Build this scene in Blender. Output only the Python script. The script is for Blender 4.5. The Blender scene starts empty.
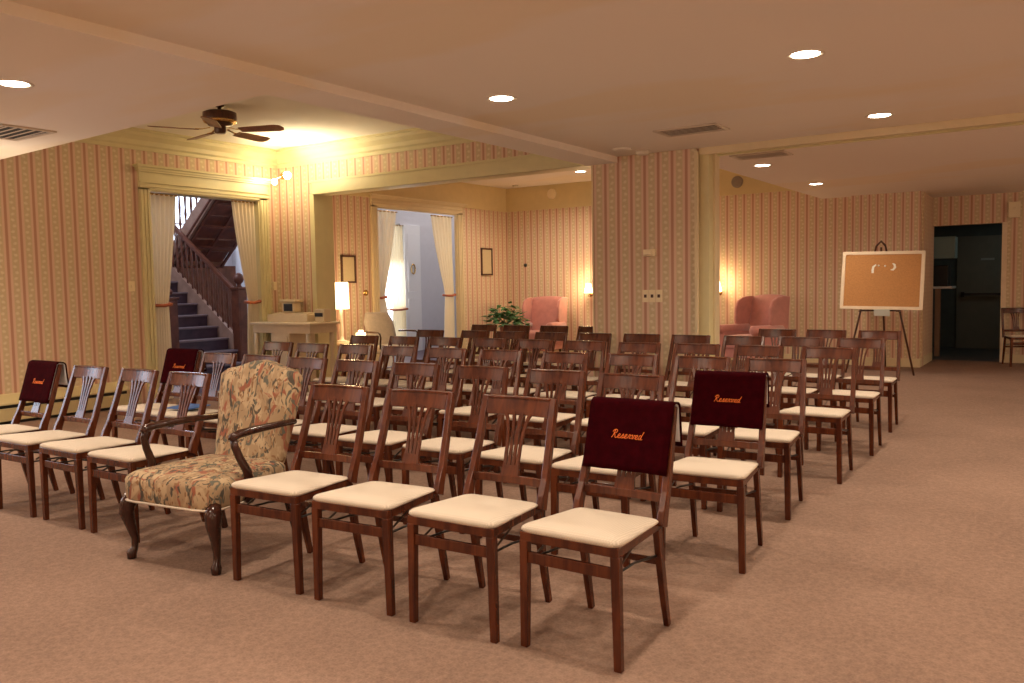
import bpy, bmesh, math, random
from mathutils import Vector, Matrix, Quaternion
random.seed(7)
PI=math.pi
sc=bpy.context.scene
C=sc.collection

# ------------------------------------------------------------------ materials
def new_mat(name):
    m=bpy.data.materials.new(name); m.use_nodes=True
    nt=m.node_tree; b=nt.nodes['Principled BSDF']
    return m,nt,b
def nd(nt,t,**k):
    n=nt.nodes.new(t)
    for a,v in k.items(): setattr(n,a,v)
    return n
def plain(name,col,rough=.6,metal=0,noise=0,nscale=8,spec=.5,bump=0,bscale=60,sheen=0):
    m,nt,b=new_mat(name)
    b.inputs['Roughness'].default_value=rough; b.inputs['Metallic'].default_value=metal
    b.inputs['Specular IOR Level'].default_value=spec
    if sheen: b.inputs['Sheen Weight'].default_value=sheen
    tc=nd(nt,'ShaderNodeTexCoord')
    n=nd(nt,'ShaderNodeTexNoise'); n.inputs['Scale'].default_value=nscale; n.inputs['Detail'].default_value=4
    nt.links.new(tc.outputs['Object'],n.inputs['Vector'])
    r=nd(nt,'ShaderNodeValToRGB')
    f=noise
    r.color_ramp.elements[0].position=.3; r.color_ramp.elements[1].position=.7
    r.color_ramp.elements[0].color=[c*(1-f) for c in col]+[1]
    r.color_ramp.elements[1].color=[min(1,c*(1+f)) for c in col]+[1]
    nt.links.new(n.outputs['Fac'],r.inputs['Fac']); nt.links.new(r.outputs['Color'],b.inputs['Base Color'])
    if bump:
        n2=nd(nt,'ShaderNodeTexNoise'); n2.inputs['Scale'].default_value=bscale
        nt.links.new(tc.outputs['Object'],n2.inputs['Vector'])
        bp=nd(nt,'ShaderNodeBump'); bp.inputs['Strength'].default_value=bump; bp.inputs['Distance'].default_value=.01
        nt.links.new(n2.outputs['Fac'],bp.inputs['Height']); nt.links.new(bp.outputs['Normal'],b.inputs['Normal'])
    return m
def wood(name,c1,c2,rough=.3,scale=(30,30,3)):
    m,nt,b=new_mat(name); b.inputs['Roughness'].default_value=rough
    b.inputs['Specular IOR Level'].default_value=.5
    tc=nd(nt,'ShaderNodeTexCoord'); mp=nd(nt,'ShaderNodeMapping'); mp.inputs['Scale'].default_value=scale
    n=nd(nt,'ShaderNodeTexNoise'); n.inputs['Scale'].default_value=1; n.inputs['Detail'].default_value=6; n.inputs['Distortion'].default_value=.6
    r=nd(nt,'ShaderNodeValToRGB'); r.color_ramp.elements[0].position=.32; r.color_ramp.elements[1].position=.7
    r.color_ramp.elements[0].color=list(c1)+[1]; r.color_ramp.elements[1].color=list(c2)+[1]
    L=nt.links.new
    L(tc.outputs['Object'],mp.inputs['Vector']); L(mp.outputs[0],n.inputs['Vector']); L(n.outputs['Fac'],r.inputs['Fac']); L(r.outputs[0],b.inputs['Base Color'])
    return m
def emit(name,col,strength):
    m,nt,b=new_mat(name)
    b.inputs['Base Color'].default_value=(*col,1)
    b.inputs['Emission Color'].default_value=(*col,1); b.inputs['Emission Strength'].default_value=strength
    return m
def mathn(nt,op,a,b=None,c=None):
    n=nd(nt,'ShaderNodeMath',operation=op)
    for i,v in enumerate((a,b,c)):
        if v is None: continue
        if isinstance(v,(int,float)): n.inputs[i].default_value=v
        else: nt.links.new(v,n.inputs[i])
    return n.outputs[0]
def wallpaper(name,pitch=.148,phase=0):
    m,nt,b=new_mat(name); b.inputs['Roughness'].default_value=.62; b.inputs['Specular IOR Level'].default_value=.3
    L=nt.links.new
    g=nd(nt,'ShaderNodeNewGeometry'); s=nd(nt,'ShaderNodeSeparateXYZ'); L(g.outputs['Position'],s.inputs[0])
    u=mathn(nt,'ADD',s.outputs[0],s.outputs[1]); u=mathn(nt,'ADD',u,100+phase); t=mathn(nt,'DIVIDE',u,pitch)
    fr=mathn(nt,'FRACT',t)
    r=nd(nt,'ShaderNodeValToRGB'); cr=r.color_ramp
    stops=[(0,(.52,.27,.19)),(.13,(.52,.27,.19)),(.20,(.72,.52,.38)),(.32,(.72,.52,.38)),(.38,(.63,.50,.32)),(.78,(.63,.50,.32)),(.84,(.72,.52,.38)),(.94,(.72,.52,.38)),(1,(.52,.27,.19))]
    cr.elements[0].position=0; cr.elements[0].color=(*stops[0][1],1)
    cr.elements[1].position=1; cr.elements[1].color=(*stops[-1][1],1)
    for p,c in stops[1:-1]:
        e=cr.elements.new(p); e.color=(*c,1)
    L(fr,r.inputs['Fac'])
    # floral dots meandering down the middle band
    z=s.outputs[2]
    wob=mathn(nt,'MULTIPLY',mathn(nt,'SINE',mathn(nt,'MULTIPLY',z,2*PI/.17)),.07)
    cen=mathn(nt,'ADD',wob,.57)
    dx=mathn(nt,'DIVIDE',mathn(nt,'SUBTRACT',fr,cen),.14)
    fz=mathn(nt,'SUBTRACT',mathn(nt,'FRACT',mathn(nt,'DIVIDE',z,.062)),.5)
    dz=mathn(nt,'DIVIDE',fz,.28)
    d=mathn(nt,'SQRT',mathn(nt,'ADD',mathn(nt,'MULTIPLY',dx,dx),mathn(nt,'MULTIPLY',dz,dz)))
    mask=mathn(nt,'SUBTRACT',1.15,d); mask=mathn(nt,'MULTIPLY',mask,1.8)
    cl=nd(nt,'ShaderNodeClamp'); L(mask,cl.inputs[0])
    mx=nd(nt,'ShaderNodeMix',data_type='RGBA'); L(mathn(nt,'MULTIPLY',cl.outputs[0],.55),mx.inputs[0]); L(r.outputs[0],mx.inputs[6]); mx.inputs[7].default_value=(.84,.74,.55,1)
    # green leaf specks
    v=nd(nt,'ShaderNodeTexNoise'); v.inputs['Scale'].default_value=55; L(g.outputs['Position'],v.inputs['Vector'])
    k=mathn(nt,'MULTIPLY',mathn(nt,'SUBTRACT',v.outputs['Fac'],.52),5); c2=nd(nt,'ShaderNodeClamp'); L(k,c2.inputs[0])
    band=mathn(nt,'MULTIPLY',mathn(nt,'GREATER_THAN',fr,.34),mathn(nt,'LESS_THAN',fr,.80))
    mx2=nd(nt,'ShaderNodeMix',data_type='RGBA'); L(mathn(nt,'MULTIPLY',mathn(nt,'MULTIPLY',c2.outputs[0],band),.30),mx2.inputs[0]); L(mx.outputs[2],mx2.inputs[6]); mx2.inputs[7].default_value=(.45,.38,.23,1)
    L(mx2.outputs[2],b.inputs['Base Color'])
    return m
def carpet():
    m,nt,b=new_mat('carpet'); b.inputs['Roughness'].default_value=.95; b.inputs['Specular IOR Level'].default_value=.1
    L=nt.links.new
    g=nd(nt,'ShaderNodeNewGeometry')
    n=nd(nt,'ShaderNodeTexNoise'); n.inputs['Scale'].default_value=110; n.inputs['Detail'].default_value=3; L(g.outputs['Position'],n.inputs['Vector'])
    n2=nd(nt,'ShaderNodeTexNoise'); n2.inputs['Scale'].default_value=1.1; n2.inputs['Detail'].default_value=5; L(g.outputs['Position'],n2.inputs['Vector'])
    w=nd(nt,'ShaderNodeTexVoronoi'); w.inputs['Scale'].default_value=42; L(g.outputs['Position'],w.inputs['Vector'])
    f=mathn(nt,'ADD',mathn(nt,'MULTIPLY',n.outputs['Fac'],.5),mathn(nt,'ADD',mathn(nt,'MULTIPLY',n2.outputs['Fac'],.35),mathn(nt,'MULTIPLY',w.outputs['Distance'],.22)))
    r=nd(nt,'ShaderNodeValToRGB'); r.color_ramp.elements[0].position=.32; r.color_ramp.elements[1].position=.72
    r.color_ramp.elements[0].color=(.175,.112,.085,1); r.color_ramp.elements[1].color=(.325,.212,.160,1)
    L(f,r.inputs['Fac']); L(r.outputs[0],b.inputs['Base Color'])
    bp=nd(nt,'ShaderNodeBump'); bp.inputs['Strength'].default_value=.5; bp.inputs['Distance'].default_value=.008
    L(n.outputs['Fac'],bp.inputs['Height']); L(bp.outputs[0],b.inputs['Normal'])
    return m
def ceiling_paint():
    m,nt,b=new_mat('ceiling_paint'); b.inputs['Roughness'].default_value=.9
    L=nt.links.new
    g=nd(nt,'ShaderNodeNewGeometry')
    mp=nd(nt,'ShaderNodeMapping'); mp.inputs['Scale'].default_value=(.35,1.1,1); L(g.outputs['Position'],mp.inputs[0])
    n=nd(nt,'ShaderNodeTexNoise'); n.inputs['Scale'].default_value=.9; n.inputs['Detail'].default_value=4; L(mp.outputs[0],n.inputs['Vector'])
    r=nd(nt,'ShaderNodeValToRGB'); r.color_ramp.elements[0].position=.52; r.color_ramp.elements[1].position=.60
    r.color_ramp.elements[0].color=(.84,.76,.68,1); r.color_ramp.elements[1].color=(.83,.72,.58,1)
    L(n.outputs['Fac'],r.inputs['Fac']); L(r.outputs[0],b.inputs['Base Color'])
    return m
def floral():
    m,nt,b=new_mat('floral_fabric'); b.inputs['Roughness'].default_value=.85; b.inputs['Specular IOR Level'].default_value=.2
    L=nt.links.new
    tc=nd(nt,'ShaderNodeTexCoord')
    def leaf(scale,rot,off,lo,hi,dist=1.6):
        mp=nd(nt,'ShaderNodeMapping'); mp.inputs['Scale'].default_value=scale; mp.inputs['Rotation'].default_value=rot; mp.inputs['Location'].default_value=off
        n=nd(nt,'ShaderNodeTexNoise'); n.inputs['Scale'].default_value=1; n.inputs['Detail'].default_value=2.5; n.inputs['Distortion'].default_value=dist
        L(tc.outputs['Object'],mp.inputs[0]); L(mp.outputs[0],n.inputs['Vector'])
        k=mathn(nt,'DIVIDE',mathn(nt,'SUBTRACT',n.outputs['Fac'],lo),hi-lo); c=nd(nt,'ShaderNodeClamp'); L(k,c.inputs[0]); return c.outputs[0]
    cur=(.34,.235,.14,1)
    def mix(f,a,bcol):
        x=nd(nt,'ShaderNodeMix',data_type='RGBA'); L(f,x.inputs[0])
        if isinstance(a,tuple): x.inputs[6].default_value=a
        else: L(a,x.inputs[6])
        x.inputs[7].default_value=bcol; return x.outputs[2]
    c=mix(leaf((9,8,5),(0,.7,.5),(3,1,0),.48,.56),cur,(.46,.34,.21,1))
    c=mix(leaf((10,10,5),(.3,.6,0),(7,2,5),.58,.62),c,(.29,.105,.065,1))
    c=mix(leaf((22,16,8),(.2,-.6,.2),(1,9,4),.57,.61),c,(.085,.07,.055,1))
    c=mix(leaf((17,17,9),(.9,.3,.5),(5,3,8),.59,.63),c,(.12,.115,.09,1))
    c=mix(leaf((26,26,14),(.2,.9,.5),(2,6,1),.61,.64),c,(.24,.13,.065,1))
    L(c,b.inputs['Base Color'])
    return m
M=dict(
 paper=wallpaper('striped_wallpaper'),
 paper_fine=wallpaper('striped_wallpaper_fine',.12),
 carpet=carpet(), ceil=ceiling_paint(),
 raised=plain('raised_ceiling_paint',(.82,.77,.64),.85,noise=.02,nscale=2),
 green=plain('pale_green_trim_paint',(.68,.61,.35),.42,noise=.03),
 cream=plain('cream_trim_paint',(.72,.60,.38),.5,noise=.03),
 frieze=plain('frieze_paint',(.68,.55,.30),.7,noise=.03),
 wood=wood('mahogany',(.050,.0095,.0032),(.125,.029,.0085),.26),
 dkwood=wood('dark_mahogany',(.028,.009,.006),(.052,.016,.010),.2),
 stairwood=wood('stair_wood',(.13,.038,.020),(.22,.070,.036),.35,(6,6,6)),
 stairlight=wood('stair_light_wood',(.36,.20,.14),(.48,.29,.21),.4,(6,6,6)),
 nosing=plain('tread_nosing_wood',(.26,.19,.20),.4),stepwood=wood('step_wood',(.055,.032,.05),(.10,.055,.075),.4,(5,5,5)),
 seat=None, velvet=plain('burgundy_velvet',(.024,.0007,.0022),.95,noise=.25,nscale=30,spec=.03),
 lining=plain('satin_lining',(.75,.75,.78),.4),
 orange=plain('orange_thread',(.95,.22,.03),.6),
 brace=plain('dark_steel',(.12,.10,.09),.4,1),metal=plain('steel',(.35,.32,.30),.3,1), brass=plain('brass',(.75,.5,.2),.25,1),
 black=plain('black_metal',(.015,.012,.012),.4),
 vent=plain('vent_paint',(.62,.52,.42),.45), ventdark=plain('vent_dark',(.02,.017,.015),.8),
 white=plain('white_plastic',(.78,.70,.58),.4), ivory=plain('ivory_plastic',(.85,.72,.48),.35),
 lens=emit('lamp_lens_glow',(1,.88,.68),20), shade=emit('lampshade_glow',(1,.76,.42),4.2),
 bulb=emit('bulb_glow',(1,.85,.58),40), sconce=emit('sconce_glow',(1,.72,.40),6),
 curtain=None, rust=plain('rust_cord',(.45,.13,.06),.7),
 desk=plain('cream_painted_wood',(.68,.56,.38),.5,noise=.05),
 grey=plain('grey_upholstery',(.30,.245,.20),.85,noise=.08,nscale=20,sheen=.3),
 pink=plain('pink_velvet',(.50,.20,.165),.8,noise=.10,nscale=9,sheen=.4),
 leaf=plain('leaf_green',(.045,.14,.035),.5,noise=.4,nscale=12),
 cork=plain('cork',(.50,.24,.085),.9,noise=.10,nscale=60,bump=.3), boardframe=plain('board_frame_wood',(.80,.66,.48),.5,noise=.05),
 paperw=plain('paper_white',(.85,.82,.72),.7), pap2=plain('parchment',(.62,.50,.30),.7,noise=.04,nscale=30),
 frame=wood('frame_wood',(.06,.02,.012),(.11,.04,.02),.3),
 hallwall=plain('hall_wall',(.62,.60,.62),.8,noise=.02), hallwhite=plain('hall_white_paint',(.82,.80,.78),.5),
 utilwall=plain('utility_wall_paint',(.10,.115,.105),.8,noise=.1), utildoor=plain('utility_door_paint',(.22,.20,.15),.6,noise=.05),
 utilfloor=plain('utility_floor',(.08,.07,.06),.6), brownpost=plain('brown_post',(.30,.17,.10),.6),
 teal=plain('pale_teal_panel',(.28,.38,.36),.5), counter=plain('counter_white',(.7,.7,.68),.4),
 sky=emit('daylight_pane',(.80,.88,1.0),1.7), blue=plain('plain_blue',(.05,.13,.36),.5),
 heater=plain('heater_enamel',(.60,.50,.27),.4), bladew=wood('fan_blade_wood',(.20,.075,.03),(.30,.12,.05),.35,(10,10,10)),
 terracotta=plain('terracotta',(.30,.12,.06),.7), plate=plain('dim_panel',(.45,.45,.40),.5), soil=plain('soil',(.03,.02,.015),.9),
)
def seat_fabric():
    m,nt,b=new_mat('cream_seat_fabric'); b.inputs['Roughness'].default_value=.8; b.inputs['Specular IOR Level'].default_value=.25
    L=nt.links.new; tc=nd(nt,'ShaderNodeTexCoord')
    mp=nd(nt,'ShaderNodeMapping'); mp.inputs['Rotation'].default_value=(0,0,PI/4); L(tc.outputs['Object'],mp.inputs[0])
    ch=nd(nt,'ShaderNodeTexChecker'); ch.inputs['Scale'].default_value=130; ch.inputs[1].default_value=(.68,.59,.49,1); ch.inputs[2].default_value=(.54,.46,.37,1)
    L(mp.outputs[0],ch.inputs['Vector'])
    L(ch.outputs[0],b.inputs['Base Color']); return m
M['seat']=seat_fabric()
def curtain_mat():
    m,nt,b=new_mat('sheer_cream_curtain'); b.inputs['Base Color'].default_value=(.80,.66,.42,1); b.inputs['Roughness'].default_value=.8
    L=nt.links.new
    tr=nd(nt,'ShaderNodeBsdfTranslucent'); tr.inputs[0].default_value=(.85,.72,.50,1)
    mx=nd(nt,'ShaderNodeMixShader'); mx.inputs[0].default_value=.35
    out=nt.nodes['Material Output']; L(b.outputs[0],mx.inputs[1]); L(tr.outputs[0],mx.inputs[2]); L(mx.outputs[0],out.inputs[0])
    tc=nd(nt,'ShaderNodeTexCoord'); n=nd(nt,'ShaderNodeTexNoise'); n.inputs['Scale'].default_value=120; L(tc.outputs['Object'],n.inputs['Vector'])
    r=nd(nt,'ShaderNodeValToRGB'); r.color_ramp.elements[0].color=(.82,.69,.46,1); r.color_ramp.elements[1].color=(.90,.77,.53,1)
    L(n.outputs['Fac'],r.inputs[0]); L(r.outputs[0],b.inputs['Base Color'])
    return m
M['curtain']=curtain_mat()

# ------------------------------------------------------------------ mesh helpers
def V(*a): return Vector(a)
class MB:
    def __init__(s): s.bm=bmesh.new()
    def box(s,x0,x1,y0,y1,z0,z1,mi=0):
        vs=[s.bm.verts.new(p) for p in ((x0,y0,z0),(x1,y0,z0),(x1,y1,z0),(x0,y1,z0),(x0,y0,z1),(x1,y0,z1),(x1,y1,z1),(x0,y1,z1))]
        for f in ((0,3,2,1),(4,5,6,7),(0,1,5,4),(1,2,6,5),(2,3,7,6),(3,0,4,7)):
            fc=s.bm.faces.new([vs[i] for i in f]); fc.material_index=mi
        return s
    def sweep(s,pts,w,d,side=None,sm=False):
        """rectangular section w (along side) x d swept along pts; w,d numbers or lists"""
        n=len(pts); pts=[Vector(p) for p in pts]
        W=w if isinstance(w,(list,tuple)) else [w]*n; D=d if isinstance(d,(list,tuple)) else [d]*n
        side=Vector(side or (1,0,0)); rings=[]
        for i,p in enumerate(pts):
            t=(pts[min(i+1,n-1)]-pts[max(i-1,0)]).normalized()
            sd=(side-t*side.dot(t)).normalized(); up=t.cross(sd)
            a=sd*W[i]/2; b=up*D[i]/2
            rings.append([s.bm.verts.new(p+q) for q in (a+b,-a+b,-a-b,a-b)])
        for r1,r2 in zip(rings,rings[1:]):
            for k in range(4): s.bm.faces.new((r1[k],r1[(k+1)%4],r2[(k+1)%4],r2[k]))
        s.bm.faces.new(rings[0][::-1]); s.bm.faces.new(rings[-1])
        return s
    def tube(s,pts,r,seg=8,closed=False):
        pts=[Vector(p) for p in pts]; n=len(pts); R=r if isinstance(r,(list,tuple)) else [r]*n
        rings=[]; ref=None
        for i,p in enumerate(pts):
            t=(pts[min(i+1,n-1)]-pts[max(i-1,0)]).normalized()
            if ref is None: ref=t.orthogonal().normalized()
            ref=(ref-t*ref.dot(t)).normalized(); b=t.cross(ref)
            rings.append([s.bm.verts.new(p+(ref*math.cos(2*PI*k/seg)+b*math.sin(2*PI*k/seg))*R[i]) for k in range(seg)])
        for r1,r2 in zip(rings,rings[1:]):
            for k in range(seg):
                f=s.bm.faces.new((r1[k],r1[(k+1)%seg],r2[(k+1)%seg],r2[k])); f.smooth=True
        s.bm.faces.new(rings[0][::-1]); s.bm.faces.new(rings[-1])
        return s
    def lathe(s,prof,c=(0,0,0),seg=20,axis='z',smooth=True):
        cx,cy,cz=c; rings=[]
        for r,h in prof:
            ring=[]
            for k in range(seg):
                a=2*PI*k/seg; x,y=max(r,1e-4)*math.cos(a),max(r,1e-4)*math.sin(a)
                p={'z':(cx+x,cy+y,cz+h),'y':(cx+x,cy+h,cz+y),'x':(cx+h,cy+x,cz+y)}[axis]
                ring.append(s.bm.verts.new(p))
            rings.append(ring)
        for r1,r2 in zip(rings,rings[1:]):
            for k in range(seg):
                f=s.bm.faces.new((r1[k],r1[(k+1)%seg],r2[(k+1)%seg],r2[k])); f.smooth=smooth
        s.bm.faces.new(rings[0][::-1]); s.bm.faces.new(rings[-1])
        return s
    def prism(s,poly,axis,a,b):
        """poly of 2D points extruded along axis from a to b; poly coords in the other two axes order"""
        def P(q,h):
            return {'x':(h,q[0],q[1]),'y':(q[0],h,q[1]),'z':(q[0],q[1],h)}[axis]
        A=[s.bm.verts.new(P(q,a)) for q in poly]; B=[s.bm.verts.new(P(q,b)) for q in poly]
        n=len(poly)
        for k in range(n): s.bm.faces.new((A[k],A[(k+1)%n],B[(k+1)%n],B[k]))
        s.bm.faces.new(A[::-1]); s.bm.faces.new(B)
        return s
    def grid(s,fn,nu,nv,thick=None):
        P=[[s.bm.verts.new(fn(i/nu,j/nv)) for j in range(nv+1)] for i in range(nu+1)]
        for i in range(nu):
            for j in range(nv):
                f=s.bm.faces.new((P[i][j],P[i+1][j],P[i+1][j+1],P[i][j+1])); f.smooth=True
        return s
    def build(s,name,mat,parent=None,bevel=0,subd=0,solid=0,smooth=False,loc=None):
        bm=s.bm
        bmesh.ops.remove_doubles(bm,verts=bm.verts,dist=1e-6)
        bmesh.ops.recalc_face_normals(bm,faces=bm.faces)
        if bevel:
            es=[e for e in bm.edges if len(e.link_faces)==2 and e.calc_face_angle(0)>.6]
            bmesh.ops.bevel(bm,geom=es,offset=bevel,segments=2,affect='EDGES',profile=.5)
        if smooth:
            for f in bm.faces: f.smooth=True
        me=bpy.data.meshes.new(name); bm.to_mesh(me); bm.free()
        mats=mat if isinstance(mat,(list,tuple)) else [mat]
        for m in mats: me.materials.append(m)
        o=bpy.data.objects.new(name,me); C.objects.link(o)
        if parent: o.parent=parent
        if solid:
            k=o.modifiers.new('solid','SOLIDIFY'); k.thickness=solid; k.offset=0
        if subd:
            k=o.modifiers.new('subd','SUBSURF'); k.levels=subd; k.render_levels=subd
        if loc: o.location=loc
        return o
def tag(o,label=None,cat=None,group=None,kind=None):
    if label: o['label']=label
    if cat: o['category']=cat
    if group: o['group']=group
    if kind: o['kind']=kind
    return o
def thing(name,label,cat,loc=(0,0,0),rz=0,group=None):
    o=bpy.data.objects.new(name,None); C.objects.link(o); o.empty_display_size=.1
    o.location=loc; o.rotation_euler=(0,0,rz)
    return tag(o,label,cat,group)
def struct(name,mb,mat,**k):
    o=mb.build(name,mat,**k); o['kind']='structure'; return o
def dup(root,loc=None,rz=None,label=None,cat=None,group=None):
    r=root.copy(); C.objects.link(r)
    if loc is not None: r.location=loc
    if rz is not None: r.rotation_euler=(0,0,rz)
    if label: r['label']=label
    if group: r['group']=group
    def rec(a,b):
        for ch in list(a.children):
            if ch==b: continue
            c=ch.copy(); C.objects.link(c); c.parent=b; rec(ch,c)
    rec(root,r)
    return r
def light(kind,loc,energy,col,size=.1,rot=(0,0,0),spot=None,blend=.6,sizey=None):
    l=bpy.data.lights.new('lamp_light',kind); l.energy=energy; l.color=col
    if kind=='AREA':
        l.shape='RECTANGLE' if sizey else 'DISK'; l.size=size
        if sizey: l.size_y=sizey
    else: l.shadow_soft_size=size
    if kind=='SPOT': l.spot_size=spot; l.spot_blend=blend
    o=bpy.data.objects.new('lamp_light',l); C.objects.link(o); o.location=loc; o.rotation_euler=rot
    return o
WARM=(1,.82,.62)

# ------------------------------------------------------------------ the setting
XL=-9.4; XP=-9.6; ZC=2.65; ZS=2.59; ZR=3.28; TOP=3.5
struct('floor',MB().box(XL-.2,4.1,-3.6,15.35,-.1,0),M['carpet'])
struct('ceiling',MB().box(-3.95,4.1,-3.6,7.97,ZC,TOP).box(-3.45,4.1,7.97,15.35,ZC,TOP),M['ceil'])
struct('trim_1',MB().box(-4.3,-3.95,-3.6,7.85,ZS,TOP),M['ceil'])                # dropped beam
struct('ceiling',MB().prism([(XL,-3.6),(-4.3,-3.6),(-4.3,3.66),(XL,3.97)],'z',ZS+.012,TOP),M['ceil'])       # lower soffit
struct('ceiling',MB().prism([(XL,3.97),(-4.3,3.66),(-4.3,8.1),(XL,8.1)],'z',ZR,TOP),M['raised'])
struct('ceiling',MB().box(XP,-3.45,8.3,14.2,ZR,TOP),M['ceil'])
# left wall with two openings and one window (the window lies out of frame)
LO=(6.09,7.75,2.585); PO=(10.30,12.47,2.675); WN=(.1,1.7,.75,2.25)
w=MB()
def wl(y0,y1,z0,z1): w.box(XL-.2,XL,y0,y1,z0,z1)
wl(-3.6,WN[0],0,TOP); wl(WN[0],WN[1],0,WN[2]); wl(WN[0],WN[1],WN[3],TOP); wl(WN[1],LO[0],0,TOP)
wl(LO[0],LO[1],LO[2],TOP); wl(LO[1],8.3,0,TOP)
def wp(y0,y1,z0,z1): w.box(XP-.02,XP,y0,y1,z0,z1)
wp(8.3,PO[0],0,TOP); wp(PO[0],PO[1],PO[2],TOP); wp(PO[1],14.2,0,TOP)
struct('wall_left',w,M['paper'])
# header wall between the fan room and the parlour
struct('wall_middle',MB().box(XP,-8.68,8.1,8.3,0,TOP).box(-8.68,-4.25,8.1,8.3,2.8,TOP),M['paper'])
# column
struct('wall_column',MB().box(-4.25,-3.1,7.85,8.3,0,TOP),M['paper'])
# back walls
struct('wall_back',MB().box(XP-.02,-1.95,14.1,14.25,0,TOP),M['paper'])
struct('wall_back',MB().box(-2.97,-1.98,13.95,14.1,0,ZC),M['paper_fine'])
struct('wall_side',MB().box(-2.1,-1.98,14.1,15.4,0,TOP),M['paper'])
struct('wall_far',MB().box(-1.98,-1.0,15.25,15.4,2.19,TOP).box(-1.0,4.1,15.25,15.4,0,TOP),M['paper'])
struct('wall_right',MB().box(4.0,4.2,-3.6,15.4,0,TOP),M['paper'])
struct('wall_rear',MB().box(XL-.2,4.2,-3.75,-3.6,0,TOP),M['paper'])
# friezes in the parlour
struct('trim_2',MB().box(XP,-2.02,14.08,14.1,2.83,ZR).box(XP,-2.02,14.065,14.09,2.815,2.845).box(XP,XP+.02,8.3,14.1,2.83,ZR).box(XP,XP+.035,8.3,14.08,2.815,2.845),M['frieze'])
# crown mouldings of the fan room
cr=MB()
prof=[(0,3.05),(.02,3.05),(.025,3.09),(.05,3.11),(.06,3.16),(.12,3.21),(.13,3.25),(.16,3.255),(.16,3.28),(0,3.28)]
cr.prism([(XL+a,b) for a,b in prof],'y',3.95,8.1)
struct('trim_3',cr,M['green'])
cr=MB(); cr.prism([(8.1-a,b) for a,b in prof],'x',XL,-4.3); struct('trim_4',cr,M['green'])
# header trim over the wide opening + jamb
struct('trim_5',MB().box(-8.68,-4.25,8.06,8.33,2.63,2.80).box(-8.72,-4.25,8.045,8.1,2.785,2.815).box(-8.68,-4.25,8.07,8.10,2.63,2.66),M['green'],bevel=.004)
struct('trim_6',MB().box(-8.70,-8.66,8.07,8.42,0,2.64).box(-8.75,-8.68,8.075,8.1,0,2.64),M['green'],bevel=.004)
struct('trim_7',MB().box(-4.255,-4.235,7.845,8.32,0,2.59),M['cream'],bevel=.003)
# right jamb of the column and door track across the big opening
struct('trim_8',MB().box(-3.115,-3.08,7.83,7.86,0,2.62),M['cream'],bevel=.004)
struct('trim_9',MB().box(-3.1,-2.99,7.90,8.12,0,2.60),M['green'],bevel=.004)
struct('trim_10',MB().box(-3.0,-2.965,8.0,8.12,0,2.60),M['cream'],bevel=.004)
struct('trim_11',MB().box(-3.08,4.0,7.87,7.93,2.585,ZC),M['cream'])
struct('trim_12',MB().box(-3.08,4.0,7.93,8.06,2.60,ZC).box(-3.08,4.0,8.06,8.1,2.585,ZC),M['green'])
# baseboards
struct('baseboard_back',MB().box(XP,-2.97,14.07,14.1,0,.13).box(-2.97,-1.96,13.92,13.95,0,.13).box(-1.98,-1.955,13.95,15.22,0,.13),M['cream'])
struct('baseboard_far',MB().box(-.95,4.0,15.22,15.25,0,.13),M['cream'])
struct('baseboard_left',MB().box(XL,XL+.03,LO[1]+.17,8.08,0,.16).box(XP,XP+.03,8.32,PO[0]-.16,0,.16).box(XP,XP+.03,PO[1]+.16,14.08,0,.16),M['green'])
# casings
def casing(name,y0,y1,z,wd,hd,mat,x=XL,dp=.23):
    c=MB(); fluted=3
    for s,(a,b) in enumerate(((y0-wd,y0),(y1,y1+wd))):
        c.box(x,x+.03,a,b,0,z+.02)
        for k in range(fluted):
            q=a+(k+.5)*wd/fluted; c.box(x+.03,x+.042,q-wd*.11,q+wd*.11,.18,z)
    c.box(x,x+.03,y0-wd,y1+wd,z,z+hd)
    c.box(x+.03,x+.045,y0-wd,y1+wd,z+.03,z+.05).box(x+.03,x+.05,y0-wd,y1+wd,z+.08,z+.10).box(x,x+.06,y0-wd-.02,y1+wd+.02,z+hd*.72,z+hd*.80)
    c.box(x,x+.08,y0-wd-.035,y1+wd+.035,z+hd*.80,z+hd*.90).box(x,x+.11,y0-wd-.06,y1+wd+.06,z+hd*.90,z+hd)
    # jamb lining
    c.box(x-dp,x+.01,y0-.005,y0+.015,0,z).box(x-dp,x+.01,y1-.015,y1+.005,0,z).box(x-dp,x+.01,y0,y1,z-.015,z+.005)
    struct(name,c,mat)
casing('trim_13',LO[0],LO[1],LO[2],.135,.29,M['green'])
casing('trim_14',PO[0],PO[1],PO[2],.14,.20,M['cream'],XP,.05)
# far doorway casing
struct('trim_15',MB().box(-1.0,-.93,15.23,15.25,0,2.2),M['boardframe'])
# window out of frame on the left wall
wf=MB(); y0,y1,z0,z1=WN
wf.box(XL-.15,XL+.03,y0-.1,y0,z0-.1,z1+.1).box(XL-.15,XL+.03,y1,y1+.1,z0-.1,z1+.1).box(XL-.15,XL+.03,y0,y1,z1,z1+.1).box(XL-.15,XL+.06,y0,y1,z0-.1,z0).box(XL-.12,XL-.08,y0,y1,(z0+z1)/2-.025,(z0+z1)/2+.025)
struct('window_1',wf,M['green'])

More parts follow.
